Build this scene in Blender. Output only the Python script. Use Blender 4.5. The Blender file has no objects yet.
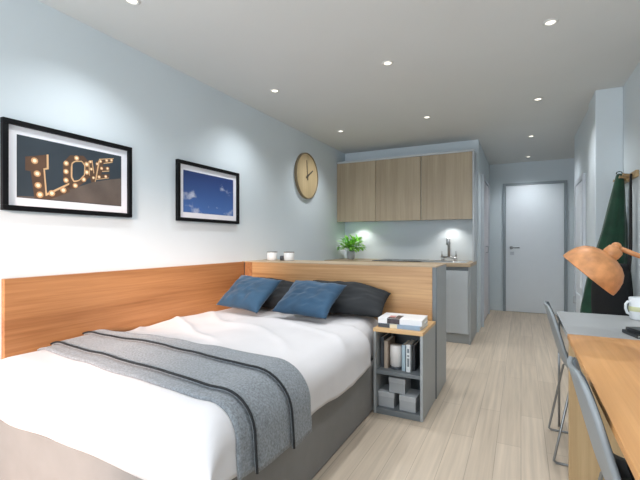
import bpy, bmesh, math, random
from mathutils import Vector, Matrix, noise
random.seed(7)
S = bpy.context.scene
COL = S.collection
PI = math.pi

# ------------------------------------------------------------------ materials
def lin(c):
    return tuple(((x/255)/12.92 if x/255 <= .04045 else ((x/255+.055)/1.055)**2.4) for x in c)
def rgba(c): return (*lin(c), 1)
MATS = {}
def base_mat(name):
    m = bpy.data.materials.new(name); m.use_nodes = True
    nt = m.node_tree
    return m, nt, nt.nodes['Principled BSDF']
def plain(name, c, rough=.6, metal=0, var=.06, scale=8, bump=0, bscale=200, spec=.5, emit=0, stretch=(1,1,1), sheen=0):
    m, nt, p = base_mat(name)
    tc = nt.nodes.new('ShaderNodeTexCoord'); mp = nt.nodes.new('ShaderNodeMapping')
    mp.inputs['Scale'].default_value = stretch
    n = nt.nodes.new('ShaderNodeTexNoise'); n.inputs['Scale'].default_value = scale; n.inputs['Detail'].default_value = 4
    r = nt.nodes.new('ShaderNodeValToRGB')
    L = lin(c)
    r.color_ramp.elements[0].position = .3; r.color_ramp.elements[1].position = .7
    r.color_ramp.elements[0].color = (*[max(0, x*(1-var)) for x in L], 1)
    r.color_ramp.elements[1].color = (*[min(1, x*(1+var)) for x in L], 1)
    nt.links.new(tc.outputs['Object'], mp.inputs['Vector']); nt.links.new(mp.outputs['Vector'], n.inputs['Vector'])
    nt.links.new(n.outputs['Fac'], r.inputs['Fac']); nt.links.new(r.outputs['Color'], p.inputs['Base Color'])
    p.inputs['Roughness'].default_value = rough; p.inputs['Metallic'].default_value = metal
    p.inputs['Specular IOR Level'].default_value = spec
    if sheen: p.inputs['Sheen Weight'].default_value = sheen
    if emit:
        p.inputs['Emission Color'].default_value = (*L, 1); p.inputs['Emission Strength'].default_value = emit
    if bump:
        b = nt.nodes.new('ShaderNodeBump'); b.inputs['Strength'].default_value = bump; b.inputs['Distance'].default_value = .004
        n2 = nt.nodes.new('ShaderNodeTexNoise'); n2.inputs['Scale'].default_value = bscale; n2.inputs['Detail'].default_value = 3
        nt.links.new(mp.outputs['Vector'], n2.inputs['Vector']); nt.links.new(n2.outputs['Fac'], b.inputs['Height'])
        nt.links.new(b.outputs['Normal'], p.inputs['Normal'])
    return m
def wood(name, dark, light, axis='x', rough=.45, fine=60, long=1.6):
    m, nt, p = base_mat(name)
    tc = nt.nodes.new('ShaderNodeTexCoord'); mp = nt.nodes.new('ShaderNodeMapping')
    sc = [fine]*3; sc['xyz'.index(axis)] = long
    mp.inputs['Scale'].default_value = sc
    n = nt.nodes.new('ShaderNodeTexNoise'); n.inputs['Scale'].default_value = 1; n.inputs['Detail'].default_value = 6; n.inputs['Roughness'].default_value = .62
    n.inputs['Distortion'].default_value = .35
    mp2 = nt.nodes.new('ShaderNodeMapping'); s2 = [6]*3; s2['xyz'.index(axis)] = .5; mp2.inputs['Scale'].default_value = s2
    nb = nt.nodes.new('ShaderNodeTexNoise'); nb.inputs['Scale'].default_value = 1; nb.inputs['Detail'].default_value = 2
    mx = nt.nodes.new('ShaderNodeMath'); mx.operation = 'MULTIPLY_ADD'; mx.inputs[1].default_value = .45
    hf = nt.nodes.new('ShaderNodeMath'); hf.operation = 'MULTIPLY'; hf.inputs[1].default_value = .55
    r = nt.nodes.new('ShaderNodeValToRGB')
    r.color_ramp.elements[0].position = .34; r.color_ramp.elements[1].position = .66
    r.color_ramp.elements[0].color = rgba(dark); r.color_ramp.elements[1].color = rgba(light)
    nt.links.new(tc.outputs['Object'], mp.inputs['Vector']); nt.links.new(tc.outputs['Object'], mp2.inputs['Vector'])
    nt.links.new(mp.outputs['Vector'], n.inputs['Vector']); nt.links.new(mp2.outputs['Vector'], nb.inputs['Vector'])
    nt.links.new(nb.outputs['Fac'], hf.inputs[0]); nt.links.new(n.outputs['Fac'], mx.inputs[0]); nt.links.new(hf.outputs[0], mx.inputs[2])
    nt.links.new(mx.outputs[0], r.inputs['Fac']); nt.links.new(r.outputs['Color'], p.inputs['Base Color'])
    b = nt.nodes.new('ShaderNodeBump'); b.inputs['Strength'].default_value = .08; b.inputs['Distance'].default_value = .002
    nt.links.new(n.outputs['Fac'], b.inputs['Height']); nt.links.new(b.outputs['Normal'], p.inputs['Normal'])
    p.inputs['Roughness'].default_value = rough
    return m
def floor_mat():
    m, nt, p = base_mat('pale_plank_floor')
    tc = nt.nodes.new('ShaderNodeTexCoord'); mp = nt.nodes.new('ShaderNodeMapping')
    mp.inputs['Rotation'].default_value = (0, 0, PI/2)
    br = nt.nodes.new('ShaderNodeTexBrick'); br.inputs['Scale'].default_value = 1
    br.inputs['Brick Width'].default_value = 1.25; br.inputs['Row Height'].default_value = .125; br.inputs['Mortar Size'].default_value = .0018
    br.inputs['Color1'].default_value = rgba((208, 192, 172)); br.inputs['Color2'].default_value = rgba((198, 182, 162)); br.inputs['Mortar'].default_value = rgba((172, 158, 141))
    br.offset = .37
    mp2 = nt.nodes.new('ShaderNodeMapping'); mp2.inputs['Scale'].default_value = (45, 1.4, 1)
    n = nt.nodes.new('ShaderNodeTexNoise'); n.inputs['Scale'].default_value = 1; n.inputs['Detail'].default_value = 5
    r = nt.nodes.new('ShaderNodeValToRGB'); r.color_ramp.elements[0].color = (.80, .795, .79, 1); r.color_ramp.elements[1].color = (1.05, 1.04, 1.03, 1)
    r.color_ramp.elements[0].position = .3; r.color_ramp.elements[1].position = .7
    mix = nt.nodes.new('ShaderNodeMix'); mix.data_type = 'RGBA'; mix.blend_type = 'MULTIPLY'; mix.inputs[0].default_value = .9
    nt.links.new(tc.outputs['Object'], mp.inputs['Vector']); nt.links.new(mp.outputs['Vector'], br.inputs['Vector'])
    nt.links.new(tc.outputs['Object'], mp2.inputs['Vector']); nt.links.new(mp2.outputs['Vector'], n.inputs['Vector'])
    nt.links.new(n.outputs['Fac'], r.inputs['Fac'])
    nt.links.new(br.outputs['Color'], mix.inputs[6]); nt.links.new(r.outputs['Color'], mix.inputs[7])
    nt.links.new(mix.outputs[2], p.inputs['Base Color'])
    p.inputs['Roughness'].default_value = .5; p.inputs['Specular IOR Level'].default_value = .35
    return m
def sky_print():
    m, nt, p = base_mat('sky_print')
    tc = nt.nodes.new('ShaderNodeTexCoord'); mp = nt.nodes.new('ShaderNodeMapping'); mp.inputs['Scale'].default_value = (1, 3.2, 5.2)
    mp.inputs['Location'].default_value = (0, 1.7, .62)
    n = nt.nodes.new('ShaderNodeTexNoise'); n.inputs['Scale'].default_value = 1.5; n.inputs['Detail'].default_value = 6; n.inputs['Roughness'].default_value = .55
    sx = nt.nodes.new('ShaderNodeSeparateXYZ')
    mr = nt.nodes.new('ShaderNodeMapRange'); mr.inputs['From Min'].default_value = -.14; mr.inputs['From Max'].default_value = .14
    r = nt.nodes.new('ShaderNodeValToRGB'); r.color_ramp.elements[0].color = rgba((70, 108, 170)); r.color_ramp.elements[1].color = rgba((34, 58, 114))
    th = nt.nodes.new('ShaderNodeMath'); th.operation = 'MULTIPLY_ADD'; th.inputs[1].default_value = -.16
    cr = nt.nodes.new('ShaderNodeValToRGB'); cr.color_ramp.elements[0].position = .53; cr.color_ramp.elements[1].position = .70
    mix = nt.nodes.new('ShaderNodeMix'); mix.data_type = 'RGBA'; mix.inputs[7].default_value = rgba((225, 228, 236))
    nt.links.new(tc.outputs['Object'], mp.inputs['Vector']); nt.links.new(mp.outputs['Vector'], n.inputs['Vector'])
    nt.links.new(tc.outputs['Object'], sx.inputs[0]); nt.links.new(sx.outputs['Z'], mr.inputs['Value'])
    nt.links.new(mr.outputs[0], r.inputs['Fac'])
    nt.links.new(mr.outputs[0], th.inputs[0]); nt.links.new(n.outputs['Fac'], th.inputs[2]); nt.links.new(th.outputs[0], cr.inputs['Fac'])
    nt.links.new(cr.outputs['Color'], mix.inputs[0]); nt.links.new(r.outputs['Color'], mix.inputs[6]); nt.links.new(mix.outputs[2], p.inputs['Base Color'])
    p.inputs['Roughness'].default_value = .5
    return m

M = {}
M['wall'] = plain('pale_blue_grey_paint', (210, 219, 223), .85, var=.012, scale=2, spec=.2)
M['ceil'] = plain('ceiling_paint', (216, 218, 216), .9, var=.012, scale=2, spec=.2)
M['floor'] = floor_mat()
M['oak'] = wood('warm_oak_veneer', (154, 111, 69), (208, 166, 116), 'x')
M['oak_y'] = wood('warm_oak_veneer_long', (138, 90, 52), (186, 134, 88), 'y')
M['desk_oak'] = wood('desk_oak_veneer', (186, 130, 76), (216, 162, 104), 'y', fine=55)
M['panel_oak'] = wood('desk_panel_oak', (176, 146, 104), (204, 176, 134), 'z', fine=55)
M['greige_oak'] = wood('greige_oak_veneer', (150, 134, 110), (178, 162, 136), 'z', fine=40)
M['top_oak'] = wood('light_oak_top', (190, 150, 102), (216, 178, 128), 'x')
M['worktop'] = wood('worktop_oak', (160, 138, 110), (186, 164, 134), 'x')
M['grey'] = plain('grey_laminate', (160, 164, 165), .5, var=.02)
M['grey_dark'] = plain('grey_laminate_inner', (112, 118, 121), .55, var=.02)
M['kit_grey'] = plain('kitchen_grey_laminate', (184, 189, 192), .42, var=.015)
M['table_grey'] = plain('table_grey_laminate', (168, 170, 170), .38, var=.02)
M['bed_grey'] = plain('bed_base_fabric', (126, 125, 123), .8, var=.05, bump=.15, bscale=400)
M['white'] = plain('white_paint', (226, 232, 236), .45, var=.01)
M['trim'] = plain('trim_paint', (196, 202, 208), .5, var=.01)
M['edge'] = plain('door_edge_paint', (146, 155, 160), .5, var=.01)
M['pinkwhite'] = plain('cupboard_paint', (204, 202, 206), .5, var=.01)
M['duvet'] = plain('white_cotton', (206, 203, 203), .9, var=.015, bump=.1, bscale=60, sheen=.1)
M['mattress'] = plain('mattress_cotton', (228, 226, 222), .9, var=.02)
M['throw'] = plain('grey_knit', (122, 127, 131), .95, var=.34, scale=130, bump=.9, bscale=95, stretch=(1, 1, 1), sheen=.2)
M['piping'] = plain('dark_piping', (20, 23, 26), .8)
M['blue'] = plain('blue_velvet', (30, 66, 92), .75, var=.25, scale=7, bump=.2, bscale=60, sheen=.15)
M['charcoal'] = plain('charcoal_cotton', (38, 40, 42), .9, var=.1, bump=.2, bscale=120)
M['black'] = plain('black_frame', (9, 10, 13), .5, var=.05, spec=.2)
M['mat'] = plain('white_mount', (236, 236, 240), .8, var=.01)
M['slate'] = plain('slate_print', (50, 60, 68), .5, var=.12, scale=6)
M['print_floor'] = plain('print_floor', (98, 87, 80), .5, var=.2, scale=9)
M['letter'] = plain('print_letter', (92, 68, 52), .5, var=.15, scale=20)
M['letter_rim'] = plain('print_letter_rim', (214, 178, 134), .5)
M['bulb_print'] = plain('print_bulb', (255, 238, 206), .5, var=.01)
M['bulb_halo'] = plain('print_bulb_halo', (206, 160, 112), .5, var=.05)
M['sky'] = sky_print()
M['clock'] = wood('clock_wood', (176, 154, 116), (204, 182, 142), 'z', fine=50)
M['clock_rim'] = wood('clock_rim_wood', (112, 98, 74), (136, 120, 92), 'z')
M['hand'] = plain('dark_hand', (70, 60, 46), .5)
M['chrome'] = plain('chrome', (190, 194, 198), .18, metal=1, var=.02)
M['tap'] = plain('brushed_tap_metal', (186, 190, 194), .32, metal=1, var=.02)
M['steel'] = plain('brushed_steel', (178, 182, 184), .35, metal=1, var=.03)
M['wire'] = plain('satin_wire', (150, 152, 152), .35, metal=.8, var=.02)
M['glass'] = plain('black_glass', (16, 18, 20), .15, var=.02)
M['ring_grey'] = plain('hob_ring', (70, 72, 74), .3)
M['green'] = plain('green_wool', (20, 60, 41), .9, var=.25, scale=12, bump=.3, bscale=120, sheen=.2)
M['deep_black'] = plain('deep_black_matte', (14, 15, 17), .85, var=.1, bump=.2)  # also colours the shade put in under the desk top
M['peg'] = wood('peg_wood', (150, 122, 84), (188, 160, 116), 'y')
M['copper'] = plain('copper_lamp', (190, 132, 84), .5, metal=.1, var=.22, scale=26, bump=.15, bscale=60)
M['copper_in'] = plain('lamp_inner', (232, 206, 180), .6)
M['opal'] = plain('opal_bulb', (250, 244, 232), .4)
M['ceramic'] = plain('white_ceramic', (232, 236, 238), .25, var=.01)
M['band'] = plain('yellow_green_glaze', (208, 210, 164), .3, var=.1, scale=20)
M['leaf'] = plain('bright_leaf', (140, 214, 70), .5, var=.35, scale=14)
M['leaf2'] = plain('deep_leaf', (92, 172, 50), .5, var=.35, scale=14)
M['pot'] = plain('grey_pot', (182, 188, 192), .5)
M['soil'] = plain('soil', (60, 46, 34), .95, var=.4, scale=60)
M['shell'] = plain('chair_grey_plastic', (138, 144, 147), .42, var=.02)
M['pad'] = plain('black_seat_pad', (20, 21, 23), .8, bump=.2)
M['backpad'] = plain('slate_back_pad', (92, 100, 106), .75, bump=.2)
M['paper'] = plain('paper_edge', (232, 228, 218), .8, var=.06, scale=60)
M['mag_white'] = plain('white_cover', (232, 232, 232), .4, var=.02)
M['mag_dark'] = plain('dark_cover_photo', (62, 54, 58), .4, var=.5, scale=40)
M['mag_pink'] = plain('pink_cover_photo', (196, 132, 128), .4, var=.3, scale=40)
M['mag_blue'] = plain('grey_blue_cover', (142, 164, 186), .4, var=.1, scale=20)
M['mag_cream'] = plain('cream_cover_patch', (222, 214, 186), .4)
M['bk_grey'] = plain('dark_grey_cloth', (74, 78, 84), .7)
M['bk_tan'] = plain('tan_cloth', (172, 156, 140), .7)
M['bk_blue'] = plain('pale_blue_cloth', (164, 184, 194), .6)
M['bk_white'] = plain('white_spine', (218, 222, 222), .6)
M['bk_black'] = plain('black_spine', (36, 38, 42), .6)
M['ink'] = plain('ink_grey', (110, 118, 124), .6)
M['box_grey'] = plain('grey_card', (166, 169, 171), .8, var=.04)
M['box_lid'] = plain('grey_card_lid', (178, 181, 183), .8, var=.04)
M['jar'] = plain('milky_white_wax', (224, 220, 216), .4)
M['lens'] = plain('lamp_lens', (255, 246, 232), .4, emit=1.6)
M['ringwhite'] = plain('downlight_ring', (214, 214, 210), .35, var=.01)
M['notebook'] = plain('dark_notebook', (44, 48, 52), .4)
M['nb_grey'] = plain('grey_notebook_edge', (150, 154, 154), .5)

# ------------------------------------------------------------------ mesh helpers
class B:
    """collects shapes for ONE mesh; coordinates given in the parent's frame (world minus off)"""
    def __init__(s, off=(0, 0, 0)):
        s.bm = bmesh.new(); s.off = Vector(off); s.mats = []
    def mi(s, m):
        if m is None: return 0
        if m not in s.mats: s.mats.append(m)
        return s.mats.index(m)
    def box(s, x0, x1, y0, y1, z0, z1, bev=.003, m=None, seg=2):
        i = s.mi(m)
        r = bmesh.ops.create_cube(s.bm, size=1)
        vs = r['verts']
        c = Vector(((x0+x1)/2, (y0+y1)/2, (z0+z1)/2))-s.off
        d = (abs(x1-x0), abs(y1-y0), abs(z1-z0))
        for v in vs: v.co = Vector((v.co.x*d[0], v.co.y*d[1], v.co.z*d[2]))+c
        fs = list({f for v in vs for f in v.link_faces})
        for f in fs: f.material_index = i
        if bev and bev > 0:
            bev = min(bev, min(d)*.45)
            es = list({e for v in vs for e in v.link_edges})
            rr = bmesh.ops.bevel(s.bm, geom=es, offset=bev, segments=seg, profile=.5, affect='EDGES')
            for f in rr['faces']: f.material_index = i
        return s
    def tube(s, pts, r, seg=10, m=None, caps=True):
        i = s.mi(m)
        pts = [Vector(p)-s.off for p in pts]; n = len(pts)
        rs = r if isinstance(r, (list, tuple)) else [r]*n
        rings = []; up = None
        for k in range(n):
            if k == 0: d = pts[1]-pts[0]
            elif k == n-1: d = pts[-1]-pts[-2]
            else: d = (pts[k+1]-pts[k]).normalized()+(pts[k]-pts[k-1]).normalized()
            d.normalize()
            if up is None: up = d.orthogonal().normalized()
            up = (up-d*up.dot(d)).normalized()
            w = d.cross(up)
            rings.append([s.bm.verts.new(pts[k]+(up*math.cos(a)+w*math.sin(a))*rs[k]) for a in [2*PI*j/seg for j in range(seg)]])
        for k in range(n-1):
            for j in range(seg):
                f = s.bm.faces.new((rings[k][j], rings[k][(j+1) % seg], rings[k+1][(j+1) % seg], rings[k+1][j])); f.material_index = i; f.smooth = True
        if caps:
            f = s.bm.faces.new(rings[0][::-1]); f.material_index = i
            f = s.bm.faces.new(rings[-1]); f.material_index = i
        return s
    def lathe(s, prof, c=(0, 0, 0), axis=(0, 0, 1), seg=32, m=None, smooth=True):
        """prof: (radius, height) along axis from c"""
        i = s.mi(m)
        a = Vector(axis).normalized(); u = a.orthogonal().normalized(); w = a.cross(u); c = Vector(c)-s.off
        rings = []
        for (r, h) in prof:
            if r < 1e-6: rings.append([s.bm.verts.new(c+a*h)])
            else: rings.append([s.bm.verts.new(c+a*h+(u*math.cos(t)+w*math.sin(t))*r) for t in [2*PI*j/seg for j in range(seg)]])
        for k in range(len(rings)-1):
            A, Bq = rings[k], rings[k+1]
            for j in range(seg):
                q = (j+1) % seg
                if len(A) == 1 and len(Bq) == 1: continue
                if len(A) == 1: f = s.bm.faces.new((A[0], Bq[j], Bq[q]))
                elif len(Bq) == 1: f = s.bm.faces.new((A[j], A[q], Bq[0]))
                else: f = s.bm.faces.new((A[j], A[q], Bq[q], Bq[j]))
                f.material_index = i; f.smooth = smooth
        return s
    def grid(s, fn, nu, nv, m=None, close_u=False):
        i = s.mi(m)
        vs = [[s.bm.verts.new(Vector(fn(a/nu, b/nv))-s.off) for b in range(nv+1)] for a in range(nu+(0 if close_u else 1))]
        for a in range(nu):
            a2 = (a+1) % len(vs) if close_u else a+1
            for b in range(nv):
                f = s.bm.faces.new((vs[a][b], vs[a2][b], vs[a2][b+1], vs[a][b+1])); f.smooth = True; f.material_index = i
        return vs
    def prism(s, pts, d, m=None):
        """extrude a flat polygon (list of 3d points) by vector d"""
        i = s.mi(m); d = Vector(d)
        a = [s.bm.verts.new(Vector(p)-s.off) for p in pts]; b = [s.bm.verts.new(Vector(p)-s.off+d) for p in pts]
        n = len(a)
        fs = [s.bm.faces.new(a[::-1]), s.bm.faces.new(b)]
        for k in range(n): fs.append(s.bm.faces.new((a[k], a[(k+1) % n], b[(k+1) % n], b[k])))
        for f in fs: f.material_index = i
        return s
    def build(s, name, mat=None, parent=None, smooth=False):
        bmesh.ops.recalc_face_normals(s.bm, faces=s.bm.faces)
        me = bpy.data.meshes.new(name); s.bm.to_mesh(me); s.bm.free()
        if s.mats:
            for m in s.mats: me.materials.append(m)
        elif mat: me.materials.append(mat)
        if smooth:
            for p in me.polygons: p.use_smooth = True
        o = bpy.data.objects.new(name, me); COL.objects.link(o)
        if parent is not None: o.parent = parent
        elif s.off.length > 0: o.location = s.off
        return o
def tag(o, label, cat, group=None):
    o['label'] = label; o['category'] = cat
    if group: o['group'] = group
    return o
def thing(name, label, cat, loc=(0, 0, 0), group=None, rz=0):
    o = bpy.data.objects.new(name, None); COL.objects.link(o); o.location = loc; o.rotation_euler = (0, 0, rz)
    o.empty_display_size = .05
    return tag(o, label, cat, group)
def struct(o): o['kind'] = 'structure'; return o
def dup(o, loc, label, rz=None):
    def cp(q, par):
        c = q.copy(); COL.objects.link(c)
        if par is not None: c.parent = par
        for ch in list(q.children): cp(ch, c)
        return c
    c = cp(o, None); c.location = loc; c['label'] = label
    if rz is not None: c.rotation_euler = (0, 0, rz)
    return c
def solidify(o, t, off=-1, sub=0):
    md = o.modifiers.new('s', 'SOLIDIFY'); md.thickness = t; md.offset = off
    if sub:
        q = o.modifiers.new('d', 'SUBSURF'); q.levels = sub; q.render_levels = sub
    return o

# ------------------------------------------------------------------ room shell
XL, XR, H = -2.31, .76, 2.44
YB, YK, YF = -1.8, 5.42, 7.3
def sbox(name, *a, m='wall'): return struct(B().box(*a, bev=0).build(name, M[m]))
sbox('floor', -2.45, 1.5, -1.95, 7.45, -.12, 0, m='floor')
sbox('ceiling', -2.45, 1.5, -1.95, 7.45, H, H+.12, m='ceil')
sbox('wall_left', XL-.12, XL, YB, YK+.12, 0, H)
sbox('wall_kitchen', XL, -.48, YK, YK+.12, 0, H)
sbox('wall_corridor_left', -.60, -.48, YK+.12, YF, 0, H)
sbox('wall_far', -.60, 1.42, YF, YF+.12, 0, H)
sbox('wall_right', XR, XR+.12, YB, 4.5, 0, H)
struct(B().box(.566, XR, 4.1, 4.5, 0, H, bev=.006).build('wall_pillar', M['wall']))
struct(B().box(.585, XR+.12, 4.5, 5.78, 0, H, bev=.004).build('wall_corridor_right', M['wall']))
sbox('wall_recess', 1.30, 1.42, 5.78, YF, 0, H)
sbox('wall_recess_return', XR+.12, 1.42, 5.66, 5.78, 0, H)
# window wall behind the camera
WX0, WX1, WZ0, WZ1 = -2.2, -.02, .25, 2.2
b = B()
b.box(XL-.12, WX0, YB-.12, YB, 0, H, bev=0); b.box(WX1, XR+.12, YB-.12, YB, 0, H, bev=0)
b.box(WX0, WX1, YB-.12, YB, 0, WZ0, bev=0); b.box(WX0, WX1, YB-.12, YB, WZ1, H, bev=0)
struct(b.build('wall_window', M['wall']))
w = struct(bpy.data.objects.new('window_1', None)); COL.objects.link(w); w.location = (WX0, YB-.08, WZ0)
b = B(w.location)
for x in (WX0, (WX0+WX1)/2-.025, WX1-.05): b.box(x, x+.05, YB-.10, YB-.05, WZ0, WZ1)
b.box(WX0, WX1, YB-.10, YB-.05, WZ0, WZ0+.05); b.box(WX0, WX1, YB-.10, YB-.05, WZ1-.05, WZ1)
b.build('window_frame', M['white'], w)

# far entrance door
d = struct(bpy.data.objects.new('door_1', None)); COL.objects.link(d); d.location = (.19, YF, 0)
b = B(d.location)
x0, x1, zt = -.222, .60, 2.06
b.box(x0, x1, YF-.03, YF-.001, .006, zt, bev=.004); b.build('door_leaf', M['white'], d)
b = B(d.location)
b.box(x0-.045, x0-.004, YF-.026, YF-.001, 0, zt+.045); b.box(x1+.004, x1+.045, YF-.026, YF-.001, 0, zt+.045); b.box(x0-.004, x1+.004, YF-.026, YF-.001, zt+.004, zt+.045)
b.build('door_frame', M['edge'], d)
b = B(d.location)
b.lathe([(0, 0), (.026, 0), (.026, .008), (0, .008)], (-.14, YF-.03, 1.05), (0, -1, 0), 20)
b.tube([(-.14, YF-.03, 1.05), (-.14, YF-.075, 1.05), (-.13, YF-.082, 1.05), (-.02, YF-.082, 1.05)], .010)
b.build('door_handle', M['steel'], d)
b = B(d.location); b.box(-.16, -.10, YF-.035, YF-.03, .93, .985, bev=.002); b.build('lock_plate', M['trim'], d)

# cupboard with two leaves in the corridor's left wall
d = struct(bpy.data.objects.new('door_2', None)); COL.objects.link(d); d.location = (-.48, 6.35, 0)
XC = -.48
for (ya, yb) in ((5.84, 6.325), (6.355, 6.86)):
    B(d.location).box(XC+.001, XC+.02, ya, yb, .03, 2.0, bev=.004).build('door_leaf', M['pinkwhite'], d)
b = B(d.location)
for (ya, yb) in ((5.78, 5.836), (6.864, 6.92)): b.box(XC+.001, XC+.035, ya, yb, 0, 2.06)
b.box(XC+.001, XC+.035, 5.836, 6.864, 2.004, 2.06)
b.build('door_frame', M['trim'], d)
b = B(d.location); b.tube([(XC+.02, 6.29, 1.08), (XC+.05, 6.29, 1.08), (XC+.055, 6.29, 1.07), (XC+.055, 6.29, 1.0), (XC+.05, 6.29, .99), (XC+.02, 6.29, .99)], .006); b.build('door_handle', M['steel'], d)

# panelled door in the corridor's right wall
d = struct(bpy.data.objects.new('door_3', None)); COL.objects.link(d); d.location = (.585, 5.13, 0)
xw = .585
b = B(d.location)
b.box(xw-.022, xw-.001, 4.86, 5.44, .006, 1.78, bev=.003)
for (za, zb) in ((.12, .58), (.66, 1.68)): b.box(xw-.03, xw-.02, 4.95, 5.35, za, zb, bev=.006)
b.build('door_leaf', M['white'], d)
b = B(d.location)
b.box(xw-.03, xw-.001, 4.80, 4.856, 0, 1.84); b.box(xw-.03, xw-.001, 5.444, 5.50, 0, 1.84); b.box(xw-.03, xw-.001, 4.856, 5.444, 1.784, 1.84)
b.build('door_frame', M['trim'], d)
b = B(d.location); b.tube([(xw-.022, 5.38, .52), (xw-.05, 5.38, .52), (xw-.05, 5.38, .45), (xw-.022, 5.38, .45)], .005); b.build('door_handle', M['steel'], d)

# ------------------------------------------------------------------ ceiling downlights
SPOT_W = 26
def downlight(x, y, label, first=[None]):
    if first[0] is None:
        t = thing('ceiling_downlight', label, 'ceiling light', (x, y, H), 'recessed downlights in the ceiling')
        b = B(); b.lathe([(.026, -.001), (.028, -.006), (.034, -.007), (.041, -.004), (.042, 0)], seg=32); b.build('trim_ring', M['ringwhite'], t)
        b = B(); b.lathe([(.026, -.001), (.02, -.004), (0, -.005)], seg=24); b.build('lens', M['lens'], t)
        first[0] = t
    else: dup(first[0], (x, y, H), label)
    l = bpy.data.lights.new('downlight_beam', 'SPOT'); l.energy = SPOT_W; l.spot_size = math.radians(126); l.spot_blend = 1.0; l.shadow_soft_size = .03; l.color = lin((246, 250, 255))
    o = bpy.data.objects.new('downlight_beam', l); COL.objects.link(o); o.location = (x, y, H-.02)
for x, y, s in ((-1.86, 1.46, 'recessed ceiling downlight nearest the LOVE picture, cut by the top of the photo'),
                (-1.88, 2.88, 'recessed ceiling downlight above and right of the blue sky picture'),
                (-1.88, 4.28, 'recessed ceiling downlight nearest the wall clock'),
                (-.86, 2.80, 'recessed ceiling downlight above the headboard, largest in the middle row'),
                (-.87, 4.20, 'recessed ceiling downlight in front of the wooden wall cupboards'),
                (.155, 2.71, 'recessed ceiling downlight largest in the right row, above the grey table'),
                (.138, 4.12, 'recessed ceiling downlight beside the white pillar'),
                (.11, 5.53, 'recessed ceiling downlight second nearest the white entrance door'),
                (-.86, 1.42, 'added ceiling downlight over the bed, unseen, for more light from above'),  # added lamp out of view, brightens the bed
                (.155, 1.32, 'added ceiling downlight over the oak desk, unseen, for more light from above'),  # added lamp out of view, brightens desk and right wall
                (.10, 6.85, 'recessed ceiling downlight just above the white entrance door')):
    downlight(x, y, s)

# ------------------------------------------------------------------ bed
BX1, BY0, BY1 = -.895, .985, 2.975
t = thing('bed', 'double bed with grey upholstered base against the oak headboard', 'bed', (-1.59, 1.98, 0))
B(t.location).box(XL+.035, BX1, BY0, BY1, .004, .33, bev=.012, seg=3).build('base', M['bed_grey'], t)
B(t.location).box(XL+.065, BX1-.07, BY0+.03, BY1-.01, .331, .49, bev=.05, seg=5).build('mattress', M['mattress'], t)

ZT = .60
def path(s, L, r):
    """arc-length s from the middle: flat up to L, quarter arc of radius r, then straight down -> (advance, drop)"""
    if s <= L: return s, 0
    a = (s-L)/r
    if a <= PI/2: return L+r*math.sin(a), r*(1-math.cos(a))
    return L+r+.012*min(1, (s-L-r*PI/2)/.2), r+(s-L-r*PI/2)
XWALL, XD, YD0, YHEAD, RX, RY = XL+.045, -.835, .93, 2.88, .13, .13
def wr(x, y):
    a = noise.noise(Vector((x*2.2, y*2.2, 1.3)))*.016+noise.noise(Vector((x*5+3, y*3.2, 4)))*.010
    rg = 1-abs(noise.noise(Vector((x*2.1+y*2.6, (y-x)*.8, 9))))*3
    a += max(0, rg)**2*.014*max(0, min(1, (y-1.62)/.12))
    return a
def bedP(s, q):
    """s: distance from the wall across the bed; q: distance from the head towards the foot"""
    ax, dx = path(s, XD-RX-XWALL, RX)
    ay, dy = path(q, YHEAD-(YD0+RY), RY)
    x, y = XWALL+ax, YHEAD-ay
    hk = min(1, max(0, (y-2.36)/.16)); hk = hk*hk*(3-2*hk)
    k = min(1, (dx+dy)/.2)
    z = ZT-.012*hk+wr(x, y)*(1-.5*k)*(1-.75*hk)-dx-dy*(1 if dx < .02 else max(0, 1-dx/.25))
    if s < .12: z -= .03*(1-s/.12)**2
    x -= .085*hk*max(0, min(1, (x+1.2)/.2))
    fold = (1-.95*hk)*noise.noise(Vector((y*3.1, z*1.2, 7)))*.022+noise.noise(Vector((y*7.5, z, 2)))*.008
    foldy = noise.noise(Vector((x*3.3, z*1.2, 11)))*.022
    x += fold*min(1, dx/.16); y += foldy*min(1, dy/.16)
    if dx > .05 and dy > .05: y -= .0
    return Vector((x, y, z))
SX = XD-RX-XWALL; QY = YHEAD-(YD0+RY)
hemx = SX+RX*PI/2+(ZT-RX-.365); hemy = QY+RY*PI/2+(ZT-RY-.36)
def duvet_fn(a, c):
    s = a*(hemx+.012*math.sin(c*19)); q = c*(hemy+.018*math.sin(a*8+.6)-.055*max(0, 1-a/.4))
    return bedP(s, q)
o0 = Vector((-1.58, 1.9, .55))
b = B(o0); b.grid(duvet_fn, 90, 110)
dv = b.build('duvet', M['duvet']); solidify(dv, .028, -1)
tag(dv, 'white duvet spread over the double bed and hanging over its side', 'duvet')

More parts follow.
